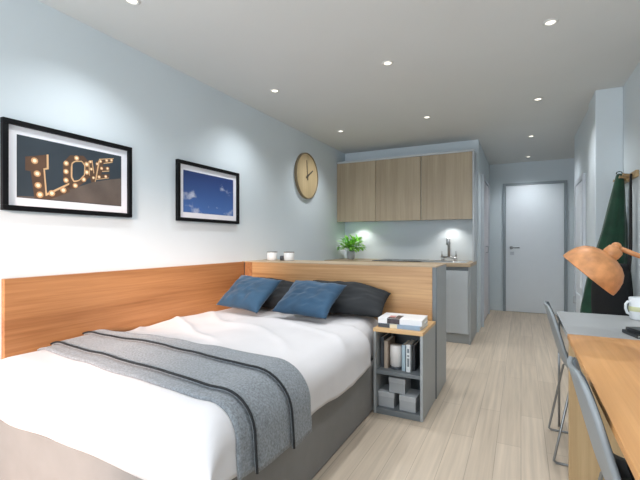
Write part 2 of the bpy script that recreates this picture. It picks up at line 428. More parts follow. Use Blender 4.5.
def bedN(s, q):
    e = .004
    n = (bedP(s+e, q)-bedP(s-e, q)).cross(bedP(s, q-e)-bedP(s, q+e))
    return n.normalized()
def throw_layer(yf_wall, yf_right, yr_wall, yr_right, d, ext, s0=.01):
    def fn(a, c):
        s = s0+a*(hemx+ext-s0)
        k = min(1, s/1.25)
        y = (yf_wall+(yf_right-yf_wall)*k)*(1-c)+(yr_wall+(yr_right-yr_wall)*k)*c
        q = YHEAD-y
        n = bedN(s, q)
        return bedP(s, q)+n*d
    return fn
t = thing('throw_blanket', 'grey knitted throw folded in dark edged layers across the bed', 'blanket', (-1.5, 1.35, .6))
layers = [('lower_layer', 1.205, 1.055, 1.47, 1.455, .012, .005), ('middle_layer', 1.28, 1.125, 1.50, 1.475, .026, .012), ('upper_layer', 1.46, 1.345, 1.525, 1.50, .040, .02)]
for nm, a0, a1, r0, r1, dd, ex in layers:
    fn = throw_layer(a0, a1, r0, r1, dd, ex)
    b = B(t.location); b.grid(fn, 80, 22)
    o = b.build(nm, M['throw'], t); solidify(o, .011, -1)
    if nm != 'lower_layer':
        b = B(t.location); b.tube([fn(k/70, 0)+Vector((0, -.002, .0)) for k in range(71)], .0048, 8); b.build('piping', M['piping'], o).location = (0, 0, 0)

def pillow_mesh(w, h, th, seed, pinch=.05):
    def fn(sgn):
        def f(a, c):
            u, v = a*2-1, c*2-1
            ex = 1-pinch*(1-v*v)*1.0; ey = 1-pinch*(1-u*u)*1.0
            x = u*w/2*ex; y = v*h/2*ey
            if pinch < .08: y -= .065*max(0, u)**2*max(0, v)
            k = max(0, (1-abs(u)**2.6))*max(0, (1-abs(v)**2.6))
            z = sgn*th/2*k**.5
            z += k*noise.noise(Vector((u*2.3+seed, v*2.3, sgn)))*th*.16
            z += k**.5*th*.11*noise.noise(Vector((u*1.6+v*2.6+seed, (v-u)*5.2, seed)))
            z += .014*noise.noise(Vector((u*1.2, v*1.2, seed)))
            return (x, y, z)
        return f
    b = B(); b.grid(fn(1), 28, 28); b.grid(fn(-1), 28, 28)
    bmesh.ops.remove_doubles(b.bm, verts=b.bm.verts, dist=1e-5)
    return b
PINCH = {'pillow': .05, 'cushion': .10}
def place_pillow(name, label, cat, mat, c, xdir, up, w, h, th, seed, group):
    o = pillow_mesh(w, h, th, seed, PINCH[name]).build(name, M[mat])
    X = Vector(xdir).normalized(); Z = X.cross(Vector(up)).normalized(); Y = Z.cross(X)
    o.matrix_world = Matrix.Translation(c) @ Matrix((X, Y, Z)).transposed().to_4x4()
    return tag(o, label, cat, group)
place_pillow('pillow', 'charcoal bed pillow against the headboard beside the nightstand', 'pillow', 'charcoal', (-1.21, 2.825, .722), (1, .03, -.05), (0, .20, .12), .68, .34, .15, 3, 'charcoal bed pillows')
place_pillow('pillow', 'charcoal bed pillow mostly hidden behind the two blue cushions', 'pillow', 'charcoal', (-1.92, 2.825, .722), (1, .02, -.01), (0, .20, .12), .66, .34, .15, 9, 'charcoal bed pillows')
place_pillow('cushion', 'blue scatter cushion in the corner nearest the left wall', 'cushion', 'blue', (-1.925, 2.575, .745), (1, -.14, -.05), (.06, .27, .225), .45, .35, .13, 5, 'blue scatter cushions')
place_pillow('cushion', 'blue scatter cushion in the middle of the bed, overlapping a charcoal pillow', 'cushion', 'blue', (-1.375, 2.565, .738), (1, -.08, -.03), (.03, .29, .20), .46, .36, .13, 14, 'blue scatter cushions')

# ------------------------------------------------------------------ headboard and side panel
HZ = .968; HX1 = -.55; HY0, HY1 = 2.985, 3.41
t = thing('headboard_unit', 'oak fronted grey headboard unit dividing the bed from the kitchen', 'headboard', (-1.43, 3.2, 0))
B(t.location).box(XL+.002, HX1, HY0+.018, HY1, .002, HZ-.008, bev=.003).build('carcass', M['grey'], t)
B(t.location).box(XL+.116, HX1-.031, HY0, HY0+.017, .05, HZ-.008, bev=.001).build('front_panel', M['oak'], t)
for xa, xb, mm in ((XL+.034, XL+.114, 'oak_y'), (HX1-.03, HX1, 'grey_dark')): B(t.location).box(xa, xb, HY0, HY0+.017, .002, HZ-.008, bev=.001).build('edge_post', M[mm], t)
B(t.location).box(XL+.002, HX1, HY0-.002, HY1, HZ-.0075, HZ, bev=.001).build('top_panel', M['worktop'], t)
o = tag(B((XL+.015, 2.0, .5)).box(XL+.002, XL+.03, 1.065, HY0-.004, .001, HZ-.004, bev=.002).build('side_headboard', M['oak_y']), 'long oak panel along the left wall beside the bed', 'headboard')

# cups on the headboard ledge
def cup(x, y, z, r, h, label, first=[None]):
    if first[0] is None:
        t = thing('tealight_cup', label, 'cup', (x, y, z), 'white cups on the headboard ledge')
        b = B(); b.lathe([(0, .001), (r*.82, .001), (r*.96, .012), (r, h*.5), (r, h-.006)], seg=28); b.lathe([(r-.006, h-.006), (r-.008, .012), (0, .010)], seg=28); b.build('bowl', M['ceramic'], t)
        b = B(); b.lathe([(r, h-.006), (r+.001, h-.001), (r-.003, h), (r-.006, h-.006)], seg=28); b.build('rim', M['hand'], t)
        first[0] = t
    else: dup(first[0], (x, y, z), label)
cup(-2.145, 3.24, HZ, .050, .084, 'white cup with dark rim on the headboard ledge, nearer the left wall')
cup(-1.955, 3.24, HZ, .050, .084, 'white cup with dark rim on the headboard ledge, further from the left wall')
o = B((-2.05, 3.27, HZ)); o.lathe([(0, .001), (.02, .001), (.022, .04), (.018, .045), (0, .043)], (-2.05, 3.27, HZ), seg=20)
tag(o.build('tealight', M['bk_grey']), 'small dark tealight between the two white cups on the ledge', 'candle')

# ------------------------------------------------------------------ nightstand
NX0, NX1, NY0, NY1, NZ = -.885, -.556, 2.56, 2.978, .57
t = thing('nightstand', 'open grey nightstand with oak top beside the bed', 'nightstand', ((NX0+NX1)/2, (NY0+NY1)/2, 0))
pw = .018
for xa in (NX0, NX1-pw): B(t.location).box(xa, xa+pw, NY0, NY1, .002, NZ-.022, bev=.0015).build('side_panel', M['grey'], t)
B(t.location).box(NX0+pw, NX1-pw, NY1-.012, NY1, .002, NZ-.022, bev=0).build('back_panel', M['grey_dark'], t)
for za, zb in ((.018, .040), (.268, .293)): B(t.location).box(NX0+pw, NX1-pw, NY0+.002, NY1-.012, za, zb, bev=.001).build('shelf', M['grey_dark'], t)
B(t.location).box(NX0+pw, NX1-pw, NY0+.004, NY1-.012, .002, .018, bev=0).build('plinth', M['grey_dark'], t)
B(t.location).box(NX0-.002, NX1+.001, NY0-.004, NY1, NZ-.022, NZ, bev=.0015).build('top', M['top_oak'], t)
SZ, LZ = .2935, .0405
def book(x, w, d, h, y, mats, label, tilt=0, marks=None):
    t = thing('book', label, 'book', (x, y, SZ), 'books on the nightstand shelf')
    t.rotation_euler = (0, tilt, 0)
    b = B(); b.box(-w/2, -w/2+.003, 0, d, 0, h, bev=.001); b.box(w/2-.003, w/2, 0, d, 0, h, bev=.001); b.box(-w/2, w/2, 0, .003, 0, h, bev=.001); b.build('cover', M[mats], t)
    B().box(-w/2+.003, w/2-.003, .003, d-.004, .003, h-.004, bev=0).build('pages', M['paper'], t)
    if marks:
        b = B()
        for (z0, z1) in marks: b.box(-w*.22, w*.22, -.0008, .0002, z0*h, z1*h, bev=0)
        b.build('spine_print', M['ink'], t)
book(-.8465, .024, .17, .205, 2.63, 'bk_grey', 'dark grey book standing leftmost on the nightstand shelf')
book(-.8150, .028, .17, .185, 2.615, 'bk_tan', 'tan book standing left of the white jar')
book(-.6935, .026, .16, .172, 2.61, 'bk_blue', 'pale blue book standing right of the white jar')
book(-.6600, .030, .165, .180, 2.60, 'bk_white', 'white book with grey lettering on its spine', marks=[(.2, .5), (.56, .62), (.7, .85)])
book(-.6330, .018, .16, .172, 2.64, 'bk_black', 'thin black book at the right end of the row')
t = thing('candle_jar', 'white candle jar between the books on the nightstand shelf', 'candle', (-.754, 2.655, SZ))
b = B(); b.lathe([(0, .016), (.036, .016), (.042, .022), (.043, .15), (.039, .158), (0, .158)], seg=32); b.build('body', M['jar'], t)
b = B(); b.lathe([(0, .0005), (.041, .0005), (.043, .006), (.043, .016), (0, .0161)], seg=32); b.build('base', M['bk_grey'], t)
def sbx(x, y, z, label, rz=0, first=[None]):
    if first[0] is None:
        t = thing('storage_box', label, 'box', (x, y, z), 'grey storage boxes in the nightstand', rz)
        w, d, h = .108, .15, .100
        B().box(-w/2, w/2, 0, d, .0005, h-.034, bev=.002).build('body', M['box_grey'], t)
        l = B().box(-w/2-.002, w/2+.002, -.002, d+.002, h-.034, h, bev=.002).build('lid', M['box_lid'], t)
        first[0] = t
    else: dup(first[0], (x, y, z), label, rz)
sbx(-.808, 2.595, LZ, 'grey lidded box at the lower left of the bottom compartment', .0)
sbx(-.662, 2.585, LZ, 'grey lidded box at the lower right of the bottom compartment', -.06)
sbx(-.737, 2.605, LZ+.1005, 'grey lidded box on top of the two others', -.03)
# magazines
def magazine(name, label, c, rz, w, d, h, cover, patches):
    t = thing(name, label, 'magazine', c, 'magazines on the nightstand', rz)
    B().box(-w/2+.002, w/2-.002, -d/2+.002, d/2-.002, .001, h-.0015, bev=.001).build('pages', M['paper'], t)
    b = B(); b.box(-w/2, w/2, -d/2, d/2, 0, .0015, bev=0); b.box(-w/2, w/2, -d/2, d/2, h-.0015, h, bev=0); b.box(-w/2, w/2, -d/2-.001, -d/2+.001, 0, h, bev=.0008)
    b.build('cover', M[cover], t)
    for (m, xa, xb, ya, yb, side) in patches:
        b = B()
        if side: b.box(xa, xb, -d/2-.0018, -d/2-.0009, .001, h-.001, bev=0)
        b.box(xa, xb, ya, yb, h, h+.0006, bev=0)
        b.build('cover_picture', M[m], t)
magazine('magazine', 'grey blue magazine lying on the nightstand top, under the white one', (-.722, 2.71, NZ+.0005), -.04, .285, .21, .026, 'mag_blue', [('mag_cream', -.06, -.01, -.105, -.03, True), ('bk_grey', -.142, -.062, -.105, .05, True)])
magazine('magazine', 'thick white magazine with a dark and pink cover picture, on top of the pile', (-.725, 2.722, NZ+.0275), .03, .295, .215, .036, 'mag_white', [('mag_dark', -.085, .0, -.1075, -.06, True), ('mag_pink', -.085, -.045, -.06, .0, False), ('mag_dark', -.04, .0, -.06, .02, False)])

# ------------------------------------------------------------------ kitchen
KF = 4.72; KB = YK-.002; KX1 = -.502; WZ = .905
def base_unit(name, x0, x1, doors, label):
    t = thing(name, label, 'cabinet', ((x0+x1)/2, 5.1, 0), 'kitchen base cabinets')
    B(t.location).box(x0, x1, KF+.02, KB, .105, WZ-.042, bev=.001).build('body', M['kit_grey'], t)
    B(t.location).box(x0, x1, KF+.03, KB, .001, .105, bev=0).build('plinth', M['grey'], t)
    n = doors; wd = (x1-x0)/n
    for i in range(n): B(t.location).box(x0+i*wd+.003, x0+(i+1)*wd-.003, KF, KF+.018, .115, WZ-.085, bev=.002).build('door', M['kit_grey'], t)
    b = B(t.location); b.box(x0+.003, x1-.003, KF+.012, KF+.019, WZ-.083, WZ-.044, bev=0); b.build('finger_rail', M['grey_dark'], t)
    return t
base_unit('sink_cabinet', -1.1, KX1-.02, 1, 'grey kitchen base cabinet under the sink')
base_unit('base_cabinet', XL+.003, -1.103, 2, 'grey double door kitchen base cabinet under the hob, behind the headboard')
tag(B((KX1-.01, 5.07, 0)).box(KX1-.018, KX1, KF-.002, KB, .001, WZ-.043, bev=.001).build('cabinet_side_panel', M['grey']), 'grey side panel closing the right end of the base cabinets', 'panel')
tag(B((-1.4, 5.07, WZ)).box(XL+.003, KX1, KF-.006, KB, WZ-.041, WZ, bev=.002).build('kitchen_worktop', M['worktop']), 'oak kitchen worktop along the back wall', 'worktop')
UF = 5.12
cabs = [(XL+.003, -1.740, 'oak wall cupboard against the left wall, above the potted plant'), (-1.736, -1.140, 'oak wall cupboard in the middle, above the black hob'), (-1.134, KX1-.022, 'oak wall cupboard at the right end, above the sink')]
for x0, x1, lb in cabs:
    t = thing('wall_cupboard', lb, 'cabinet', ((x0+x1)/2, 5.27, 1.43), 'oak wall cupboards')
    B(t.location).box(x0, x1, UF+.021, KB, 1.432, 2.235, bev=.001).build('body', M['kit_grey'], t)
    B(t.location).box(x0+.001, x1-.001, UF, UF+.019, 1.422, 2.235, bev=.0015).build('door', M['greige_oak'], t)
tag(B((KX1-.01, 5.27, WZ)).box(KX1-.019, KX1, UF-.004, KB, WZ+.001, 2.262, bev=.001).build('cupboard_end_panel', M['kit_grey']), 'grey end panel right of the oak wall cupboards', 'panel')
tag(B((-1.4, 5.27, 2.24)).box(XL+.003, KX1-.0205, UF-.004, KB, 2.2365, 2.262, bev=.001).build('cupboard_top_panel', M['kit_grey']), 'pale grey strip on top of the oak wall cupboards', 'panel')
for x, lb in ((-2.02, 'small round light under the left wall cupboard'), (-.80, 'small round light under the right wall cupboard, above the tap')):
    t = thing('cupboard_light', lb, 'light', (x, 5.25, 1.4315), 'lights under the wall cupboards')
    b = B(); b.lathe([(.028, -.002), (.032, -.006), (.035, 0)], seg=24); b.build('trim_ring', M['ringwhite'], t)
    b = B(); b.lathe([(.028, -.002), (0, -.004)], seg=24); b.build('lens', M['lens'], t)
    l = bpy.data.lights.new('cupboard_beam', 'SPOT'); l.energy = 5; l.spot_size = math.radians(125); l.spot_blend = .8; l.shadow_soft_size = .012; l.color = lin((255, 250, 244))
    o = bpy.data.objects.new('cupboard_beam', l); COL.objects.link(o); o.location = (x, 5.27, 1.42)
# hob
t = thing('hob', 'black glass hob set on the oak worktop', 'hob', (-1.375, 5.05, WZ))
B(t.location).box(-1.68, -1.07, 4.80, 5.31, WZ+.0005, WZ+.008, bev=.003).build('glass_plate', M['glass'], t)
for (x, y, r) in ((-1.53, 4.93, .08), (-1.22, 4.93, .1), (-1.53, 5.17, .1), (-1.22, 5.17, .08)):
    b = B(t.location); b.lathe([(r-.006, .0082), (r-.006, .0088), (r, .0088), (r, .0082)], (x, y, WZ), seg=32); b.build('cooking_zone', M['ring_grey'], t)
# sink and tap
t = thing('sink', 'stainless steel sink inset in the worktop', 'sink', (-.80, 5.02, WZ))
b = B(t.location)
x0, x1, y0, y1 = -1.06, -.56, 4.80, 5.20
zr = WZ+.0055
b.box(x0, x1, y0, y0+.04, WZ+.0005, zr, bev=.002); b.box(x0, x1, y1-.04, y1, WZ+.0005, zr, bev=.002)
b.box(x0, x0+.04, y0+.04, y1-.04, WZ+.0005, zr, bev=.002); b.box(x1-.16, x1, y0+.04, y1-.04, WZ+.0005, zr, bev=.002)
b.build('rim', M['steel'], t)
B(t.location).box(x0+.04, x1-.16, y0+.04, y1-.04, WZ+.0003, WZ+.0012, bev=0).build('basin', M['ring_grey'], t)
b = B(t.location)
for k in range(5): b.box(x1-.145+k*.027, x1-.133+k*.027, y0+.06, y1-.06, zr, zr+.003, bev=.001)
b.build('drainer', M['steel'], t)
t = thing('mixer_tap', 'tall chrome mixer tap with two levers behind the sink', 'tap', (-.82, 5.29, WZ))
b = B(t.location)
b.tube([(-.92, 5.29, WZ+.045), (-.72, 5.29, WZ+.045)], .014, 14)
for x in (-.895, -.745): b.tube([(x, 5.29, WZ+.0008), (x, 5.29, WZ+.045)], [.022, .014], 14)
b.build('bridge', M['tap'], t)
b = B(t.location); b.tube([(-.82, 5.29, WZ+.045), (-.82, 5.29, WZ+.235), (-.82, 5.28, WZ+.265), (-.82, 5.255, WZ+.286), (-.82, 5.22, WZ+.288), (-.82, 5.19, WZ+.27), (-.82, 5.178, WZ+.24), (-.82, 5.178, WZ+.20)], [.018, .018, .018, .018, .018, .018, .018, .02], 14); b.build('spout', M['tap'], t)
for x in (-.905, -.735):
    b = B(t.location); b.tube([(x, 5.29, WZ+.05), (x, 5.29, WZ+.085), (x, 5.28, WZ+.125)], [.013, .008, .006], 10); b.build('lever', M['tap'], t)
# plant
t = thing('potted_plant', 'leafy green plant in a small grey pot on the worktop', 'plant', (-2.10, 5.13, WZ))
b = B(); b.lathe([(0, .0005), (.045, .0005), (.05, .006), (.058, .105), (.054, .11), (.05, .10), (0, .098)], seg=28); b.build('pot', M['pot'], t)
b = B(); b.lathe([(.05, .098), (0, .104)], seg=24); b.build('soil', M['soil'], t)
bl = B(); bs = B()
for k in range(150):
    a = random.uniform(0, 2*PI); el = random.uniform(.15, 1.4); R = random.uniform(.10, .24)
    d = Vector((math.cos(a)*math.cos(el), math.sin(a)*math.cos(el), math.sin(el)))
    tip = Vector((0, 0, .10))+d*R*Vector((1, 1, .95)).length/1.7
    if tip.x < -.17: tip.x = -.17
    if tip.y > .22: tip.y = .22
    base = Vector((random.uniform(-.02, .02), random.uniform(-.02, .02), .10))
    mid = (base+tip)/2+Vector((0, 0, .02))
    if k % 3 == 0: bs.tube([base, mid, tip], [.0022, .0018, .001], 5)
    ll = random.uniform(.06, .105); wd = ll*.26
    dr = (tip-mid).normalized(); dr = (dr+Vector((random.uniform(-.5, .5), random.uniform(-.5, .5), random.uniform(-.5, .2)))).normalized()
    sd = dr.cross(Vector((0, 0, 1)));
    if sd.length < .1: sd = Vector((1, 0, 0))
    sd.normalize(); nn = sd.cross(dr)
    mt = M['leaf'] if random.random() < .65 else M['leaf2']
    i = bl.mi(mt)
    st = tip-dr*ll*.5
    P = [st]+[st+dr*ll*f+sd*wd*g+nn*h for f, g, h in ((.3, .8, .004), (.6, .9, .002), (1, 0, -.010), (.6, -.9, .002), (.3, -.8, .004))]
    for p in P:
        p.x = max(p.x, -.195); p.y = min(p.y, .26)
    c = st+dr*ll*.5-nn*.004; c.x = max(c.x, -.194)
    vs = [bl.bm.verts.new(p) for p in P]; cv = bl.bm.verts.new(c)
    for j in range(6):
        f = bl.bm.faces.new((vs[j], vs[(j+1) % 6], cv)); f.material_index = i; f.smooth = True
o = bl.build('foliage', None, t); solidify(o, .0012, 0)
bs.build('stem', M['leaf2'], t)

# ------------------------------------------------------------------ pictures and clock on the left wall
def picture(name, label, y0, y1, z0, z1, fw, mw, printmat):
    yc, zc = (y0+y1)/2, (z0+z1)/2
    t = thing(name, label, 'picture', (XL, yc, zc), 'black framed pictures on the left wall')
    b = B(t.location)
    xa, xb = XL+.001, XL+.028
    b.box(xa, xb, y0, y1, z1-fw, z1, bev=.002); b.box(xa, xb, y0, y1, z0, z0+fw, bev=.002)
    b.box(xa, xb, y0, y0+fw, z0+fw, z1-fw, bev=.002); b.box(xa, xb, y1-fw, y1, z0+fw, z1-fw, bev=.002)
    b.build('frame', M['black'], t)
    B(t.location).box(xa, XL+.010, y0+fw, y1-fw, z0+fw, z1-fw, bev=0).build('mount', M['mat'], t)
    p = B(t.location).box(XL+.010, XL+.0112, y0+fw+mw, y1-fw-mw, z0+fw+mw, z1-fw-mw, bev=0).build('print', printmat, t)
    return t, p, (y0+fw+mw, y1-fw-mw, z0+fw+mw, z1-fw-mw)
t, p, R = picture('framed_picture', 'black framed picture of light bulb letters spelling LOVE', 1.06, 1.795, 1.307, 1.767, .026, .043, M['slate'])
def pic_pt(a, c, x): return (XL+x, R[0]+(R[1]-R[0])*a, R[2]+(R[3]-R[2])*c)
b = B(t.location); b.prism([pic_pt(a, c, .0112) for a, c in ((.0, .008), (.997, .008), (.997, .557), (.86, .50), (.693, .414), (.471, .238), (.241, .051), (.1, .03), (0, .02))], (.0004, 0, 0)); b.build('print_ground', M['print_floor'], p).location = (0, 0, 0)
LET = {
 'L': ([(.065, .665), (.254, .768), (.256, .522), (.226, .503), (.243, .112), (.442, .336), (.45, .173), (.266, .01), (.139, .01), (.109, .446), (.065, .447)], None,
       [(.139, .624), (.161, .418), (.168, .228), (.183, .075), (.285, .12), (.388, .195)], [[(.240, .762), (.256, .768), (.258, .52), (.226, .50), (.243, .112), (.444, .336), (.442, .30), (.232, .06), (.212, .52), (.241, .54)]], .034),
 'O': ([(.384, .669), (.45, .825), (.584, .863), (.649, .744), (.649, .494), (.579, .36), (.503, .244), (.446, .232), (.388, .342)],
       [(.473, .682), (.503, .729), (.566, .749), (.593, .68), (.588, .517), (.54, .412), (.492, .378), (.471, .448)],
       [(.514, .797), (.415, .672), (.413, .526), (.413, .374), (.501, .30), (.585, .43), (.616, .571), (.615, .718)], [], .029),
 'V': ([(.633, .786), (.67, .81), (.689, .591), (.717, .813), (.745, .83), (.707, .417), (.665, .396), (.642, .519)], None, [(.652, .776), (.662, .644), (.685, .489), (.724, .76)], [[(.665, .808), (.674, .812), (.693, .59), (.687, .56)], [(.700, .42), (.708, .417), (.746, .83), (.738, .826)], [(.633, .786), (.640, .789), (.648, .52), (.641, .519)]], .018),
 'E': ([(.745, .862), (.909, .932), (.896, .854), (.794, .797), (.789, .731), (.868, .755), (.858, .67), (.779, .639), (.769, .572), (.863, .605), (.853, .521), (.707, .453)], None, [(.76, .82), (.828, .86), (.883, .885), (.772, .69), (.838, .708), (.745, .52), (.818, .548)], [[(.749, .862), (.757, .866), (.716, .455), (.708, .453)], [(.745, .862), (.909, .932), (.908, .918), (.745, .846)], [(.707, .455), (.853, .523), (.855, .535), (.708, .468)], [(.794, .80), (.896, .857), (.895, .84), (.797, .783)], [(.779, .642), (.858, .673), (.857, .655), (.78, .625)]], .02)}
for ch in 'LOVE':
    pts, hole, bulbs, rims, br = LET[ch]
    b = B(t.location)
    if hole:
        i = b.mi(M['letter']); bb = b.bm
        # ring between the outer outline and the hole, resampled by angle about the centre
        cx = sum(q[0] for q in hole)/len(hole); cy = sum(q[1] for q in hole)/len(hole)
        def ray(poly, th):
            d = (math.cos(th), math.sin(th)); best = 0
            for k in range(len(poly)):
                x1, y1 = poly[k][0]-cx, poly[k][1]-cy; x2, y2 = poly[(k+1) % len(poly)][0]-cx, poly[(k+1) % len(poly)][1]-cy
                ex, ey = x2-x1, y2-y1; den = d[0]*ey-d[1]*ex
                if abs(den) < 1e-9: continue
                tt = (x1*ey-y1*ex)/den; uu = (x1*d[1]-y1*d[0])/den
                if tt > 0 and -1e-6 <= uu <= 1+1e-6: best = max(best, tt)
            return (cx+d[0]*best, cy+d[1]*best)
        N = 64
        for fi, fo, mt, xx in ((0, 1, 'letter', .0117), (-.02, .16, 'letter_rim', .0121)):
            i = b.mi(M[mt]); ra, rb = [], []
            for k in range(N):
                th = 2*PI*k/N; a0, a1 = ray(hole, th), ray(pts, th)
                ra.append(bb.verts.new(Vector(pic_pt(a0[0]+(a1[0]-a0[0])*fi, a0[1]+(a1[1]-a0[1])*fi, xx))-b.off)); rb.append(bb.verts.new(Vector(pic_pt(a0[0]+(a1[0]-a0[0])*fo, a0[1]+(a1[1]-a0[1])*fo, xx))-b.off))
            for k in range(N): bb.faces.new((ra[k], ra[(k+1) % N], rb[(k+1) % N], rb[k])).material_index = i
    else: b.prism([pic_pt(a, c, .0113) for a, c in pts], (.0004, 0, 0), M['letter'])
    for rm in rims: b.prism([pic_pt(a, c, .0118) for a, c in rm], (.0003, 0, 0), M['letter_rim'])
    for (a, c) in bulbs:
        for q, mt, xx in ((1.15, 'bulb_halo', .0123), (.62, 'bulb_print', .0126)):
            b.prism([pic_pt(a+br*.75*q*math.cos(k*PI/8), c+br*1.35*q*math.sin(k*PI/8), xx) for k in range(16)], (.0002, 0, 0), M[mt])
    b.build('letter', None, p).location = (0, 0, 0)
t2, p2, R2 = picture('framed_picture', 'black framed picture of a blue sky with small clouds', 2.187, 2.915, 1.307, 1.767, .026, .043, M['sky'])

CY, CZ, CR = 4.215, 1.935, .275
t = thing('wall_clock', 'large round wooden wall clock high on the left wall', 'clock', (XL, CY, CZ))
b = B(t.location); b.lathe([(0, .001), (CR-.014, .001), (CR-.014, .022), (0, .022)], (XL, CY, CZ), (1, 0, 0), 64, smooth=False); b.build('face', M['clock'], t)
b = B(t.location); b.lathe([(CR-.013, .001), (CR, .001), (CR, .028), (CR-.004, .032), (CR-.011, .032), (CR-.013, .028), (CR-.013, .001)], (XL, CY, CZ), (1, 0, 0), 64, smooth=False); b.build('rim', M['clock_rim'], t)
def hand(name, ang, L, w, x):
    b = B(t.location); dy, dz = math.sin(ang), math.cos(ang)
    py, pz = dz, -dy
    P = [(XL+x, CY+dy*l+py*q, CZ+dz*l+pz*q) for l, q in ((-.05, w), (L, w*.7), (L, -w*.7), (-.05, -w))]
    b.prism(P, (.003, 0, 0)); b.build(name, M['hand'], t)
hand('minute_hand', math.radians(-6), .185, .010, .024); hand('hour_hand', math.radians(58), .15, .011, .028)
b = B(t.location); b.lathe([(0, .022), (.014, .022), (.012, .034), (0, .035)], (XL, CY, CZ), (1, 0, 0), 20); b.build('hub', M['hand'], t)

# ------------------------------------------------------------------ desk, table and things on them
DZ = .715; DX0 = .195; DX1 = XR-.002; DYW = 2.21
t = thing('desk', 'oak topped desk along the right wall with an oak end panel', 'desk', (.48, 1.3, 0))
B(t.location).box(DX0, DX1, .35, DYW-.001, DZ-.022, DZ, bev=.002).build('top', M['desk_oak'], t)
B(t.location).box(DX0+.004, DX1, DYW-.031, DYW-.003, .001, DZ-.0225, bev=.002).build('end_panel', M['panel_oak'], t)
B(t.location).box(DX0+.004, DX1, .355, .383, .001, DZ-.0225, bev=.002).build('end_panel', M['panel_oak'], t)
B(t.location).box(DX0+.05, DX1-.02, .384, DYW-.032, DZ-.10, DZ-.023, bev=.002).build('underdesk_shade', M['deep_black'], t)  # shade under the desk top, put in as a black box
t = thing('side_table', 'grey laminate table joined to the far end of the oak desk', 'table', (.48, 2.55, 0))
B(t.location).box(DX0, DX1, DYW, 2.90, DZ-.025, DZ, bev=.002).build('top', M['table_grey'], t)
for x, y in ((DX0+.016, 2.882), (DX1-.02, 2.882), (DX0+.02, 2.24), (DX1-.02, 2.24)):
    B(t.location).tube([(x, y, .001), (x, y, DZ-.025)], .007, 12).build('leg', M['wire'], t)

# mug
t = thing('mug', 'white mug with a yellow green band on the grey table', 'mug', (.592, 2.79, DZ))
r, h = .050, .122
b = B(); b.lathe([(0, .001), (r*.86, .001), (r*.95, .008), (r, .05), (r*1.02, h-.002), (r*1.0, h), (r*.95, h-.004), (r*.92, .015), (0, .01)], seg=36); b.build('body', M['ceramic'], t)
b = B(); b.lathe([(r+.0005, .048), (r+.0012, .05), (r+.0016, .072), (r+.0008, .074)], seg=36); b.build('band', M['band'], t)
b = B(); ha = math.radians(200)
b.tube([(math.cos(ha)*q, math.sin(ha)*q, z) for q, z in ((r-.002, .096), (r+.013, .100), (r+.023, .086), (r+.024, .062), (r+.016, .038), (r-.002, .028))], .007, 10); b.build('handle', M['ceramic'], t)
# notebooks
def nbk(x, y, z, rz, w, d, h, label, m1):
    t = thing('notebook', label, 'notebook', (x, y, z), 'dark notebooks on the desk', rz)
    B().box(-w/2+.003, w/2-.003, -d/2+.003, d/2-.003, .003, h-.003, bev=.0005).build('pages', M['nb_grey'], t)
    b = B(); b.box(-w/2, w/2, -d/2, d/2, .0003, .003, bev=.0008); b.box(-w/2, w/2, -d/2, d/2, h-.003, h, bev=.0008); b.box(-w/2, -w/2+.003, -d/2, d/2, .0003, h, bev=.0008); b.build('cover', M[m1], t)
nbk(.535, 2.32, DZ+.0003, .25, .18, .13, .016, 'dark notebook lying on the grey table, under another', 'notebook')
nbk(.545, 2.325, DZ+.0168, .36, .17, .12, .014, 'dark notebook on top of the pair beside the lamp', 'notebook')
# lamp
RT, FW = Vector((.8935, .449, 0)), Vector((-.449, .8935, 0))
t = thing('desk_lamp', 'copper coloured desk lamp with a tilted dome shade', 'lamp', (.60, 2.10, DZ))
rc = Vector((.260, 2.09, 1.004))
ax = (-RT*.60+Vector((0, 0, -.78))+FW*.37).normalized()
b = B(t.location)
R0 = .124
prof = [(R0, 0), (R0*1.0, -.012), (R0*.97, -.035), (R0*.90, -.062), (R0*.76, -.088), (R0*.55, -.106), (R0*.34, -.115), (R0*.24, -.118)]
b.lathe(prof, rc, ax, 48, M['copper'])
b.lathe([(q*.965, hh+.002) for q, hh in prof], rc, ax, 48, M['copper_in'])
b.lathe([(R0*.965, .002), (R0, 0)], rc, ax, 48, M['copper'])
shade = b.build('lamp_shade', None, t)
nk = rc-ax*.116
b = B(t.location); b.lathe([(.031, 0), (.033, -.008), (.031, -.034), (.022, -.042), (0, -.044)], nk, ax, 28); b.build('socket', M['copper'], t)
b = B(t.location); b.lathe([(.012, .0), (.022, .018), (.026, .04), (.018, .058), (0, .066)], nk+ax*.01, ax, 24); b.build('bulb', M['opal'], t)
jp = Vector((.372, 2.146, 1.126))
b = B(t.location)
bmesh.ops.create_uvsphere(b.bm, u_segments=20, v_segments=12, radius=.021, matrix=Matrix.Translation(jp-b.off))
b.tube([nk-ax*.03, jp], .011, 12)
b.build('joint', M['copper'], t, smooth=True)
el = Vector((.61, 2.20, 1.018))
b = B(t.location); b.tube([jp, el], .0105, 12)
b.build('arm', M['copper'], t)
b = B(t.location); bmesh.ops.create_uvsphere(b.bm, u_segments=20, v_segments=12, radius=.02, matrix=Matrix.Translation(el-b.off)); b.build('elbow', M['copper'], t, smooth=True)
b = B(t.location); b.tube([el, (.60, 2.10, DZ+.02)], .0105, 12); b.build('stem', M['copper'], t)
b = B(t.location); b.lathe([(0, .0005), (.078, .0005), (.08, .006), (.078, .016), (.02, .024), (0, .024)], (.60, 2.10, DZ), seg=40); b.build('base', M['copper'], t)

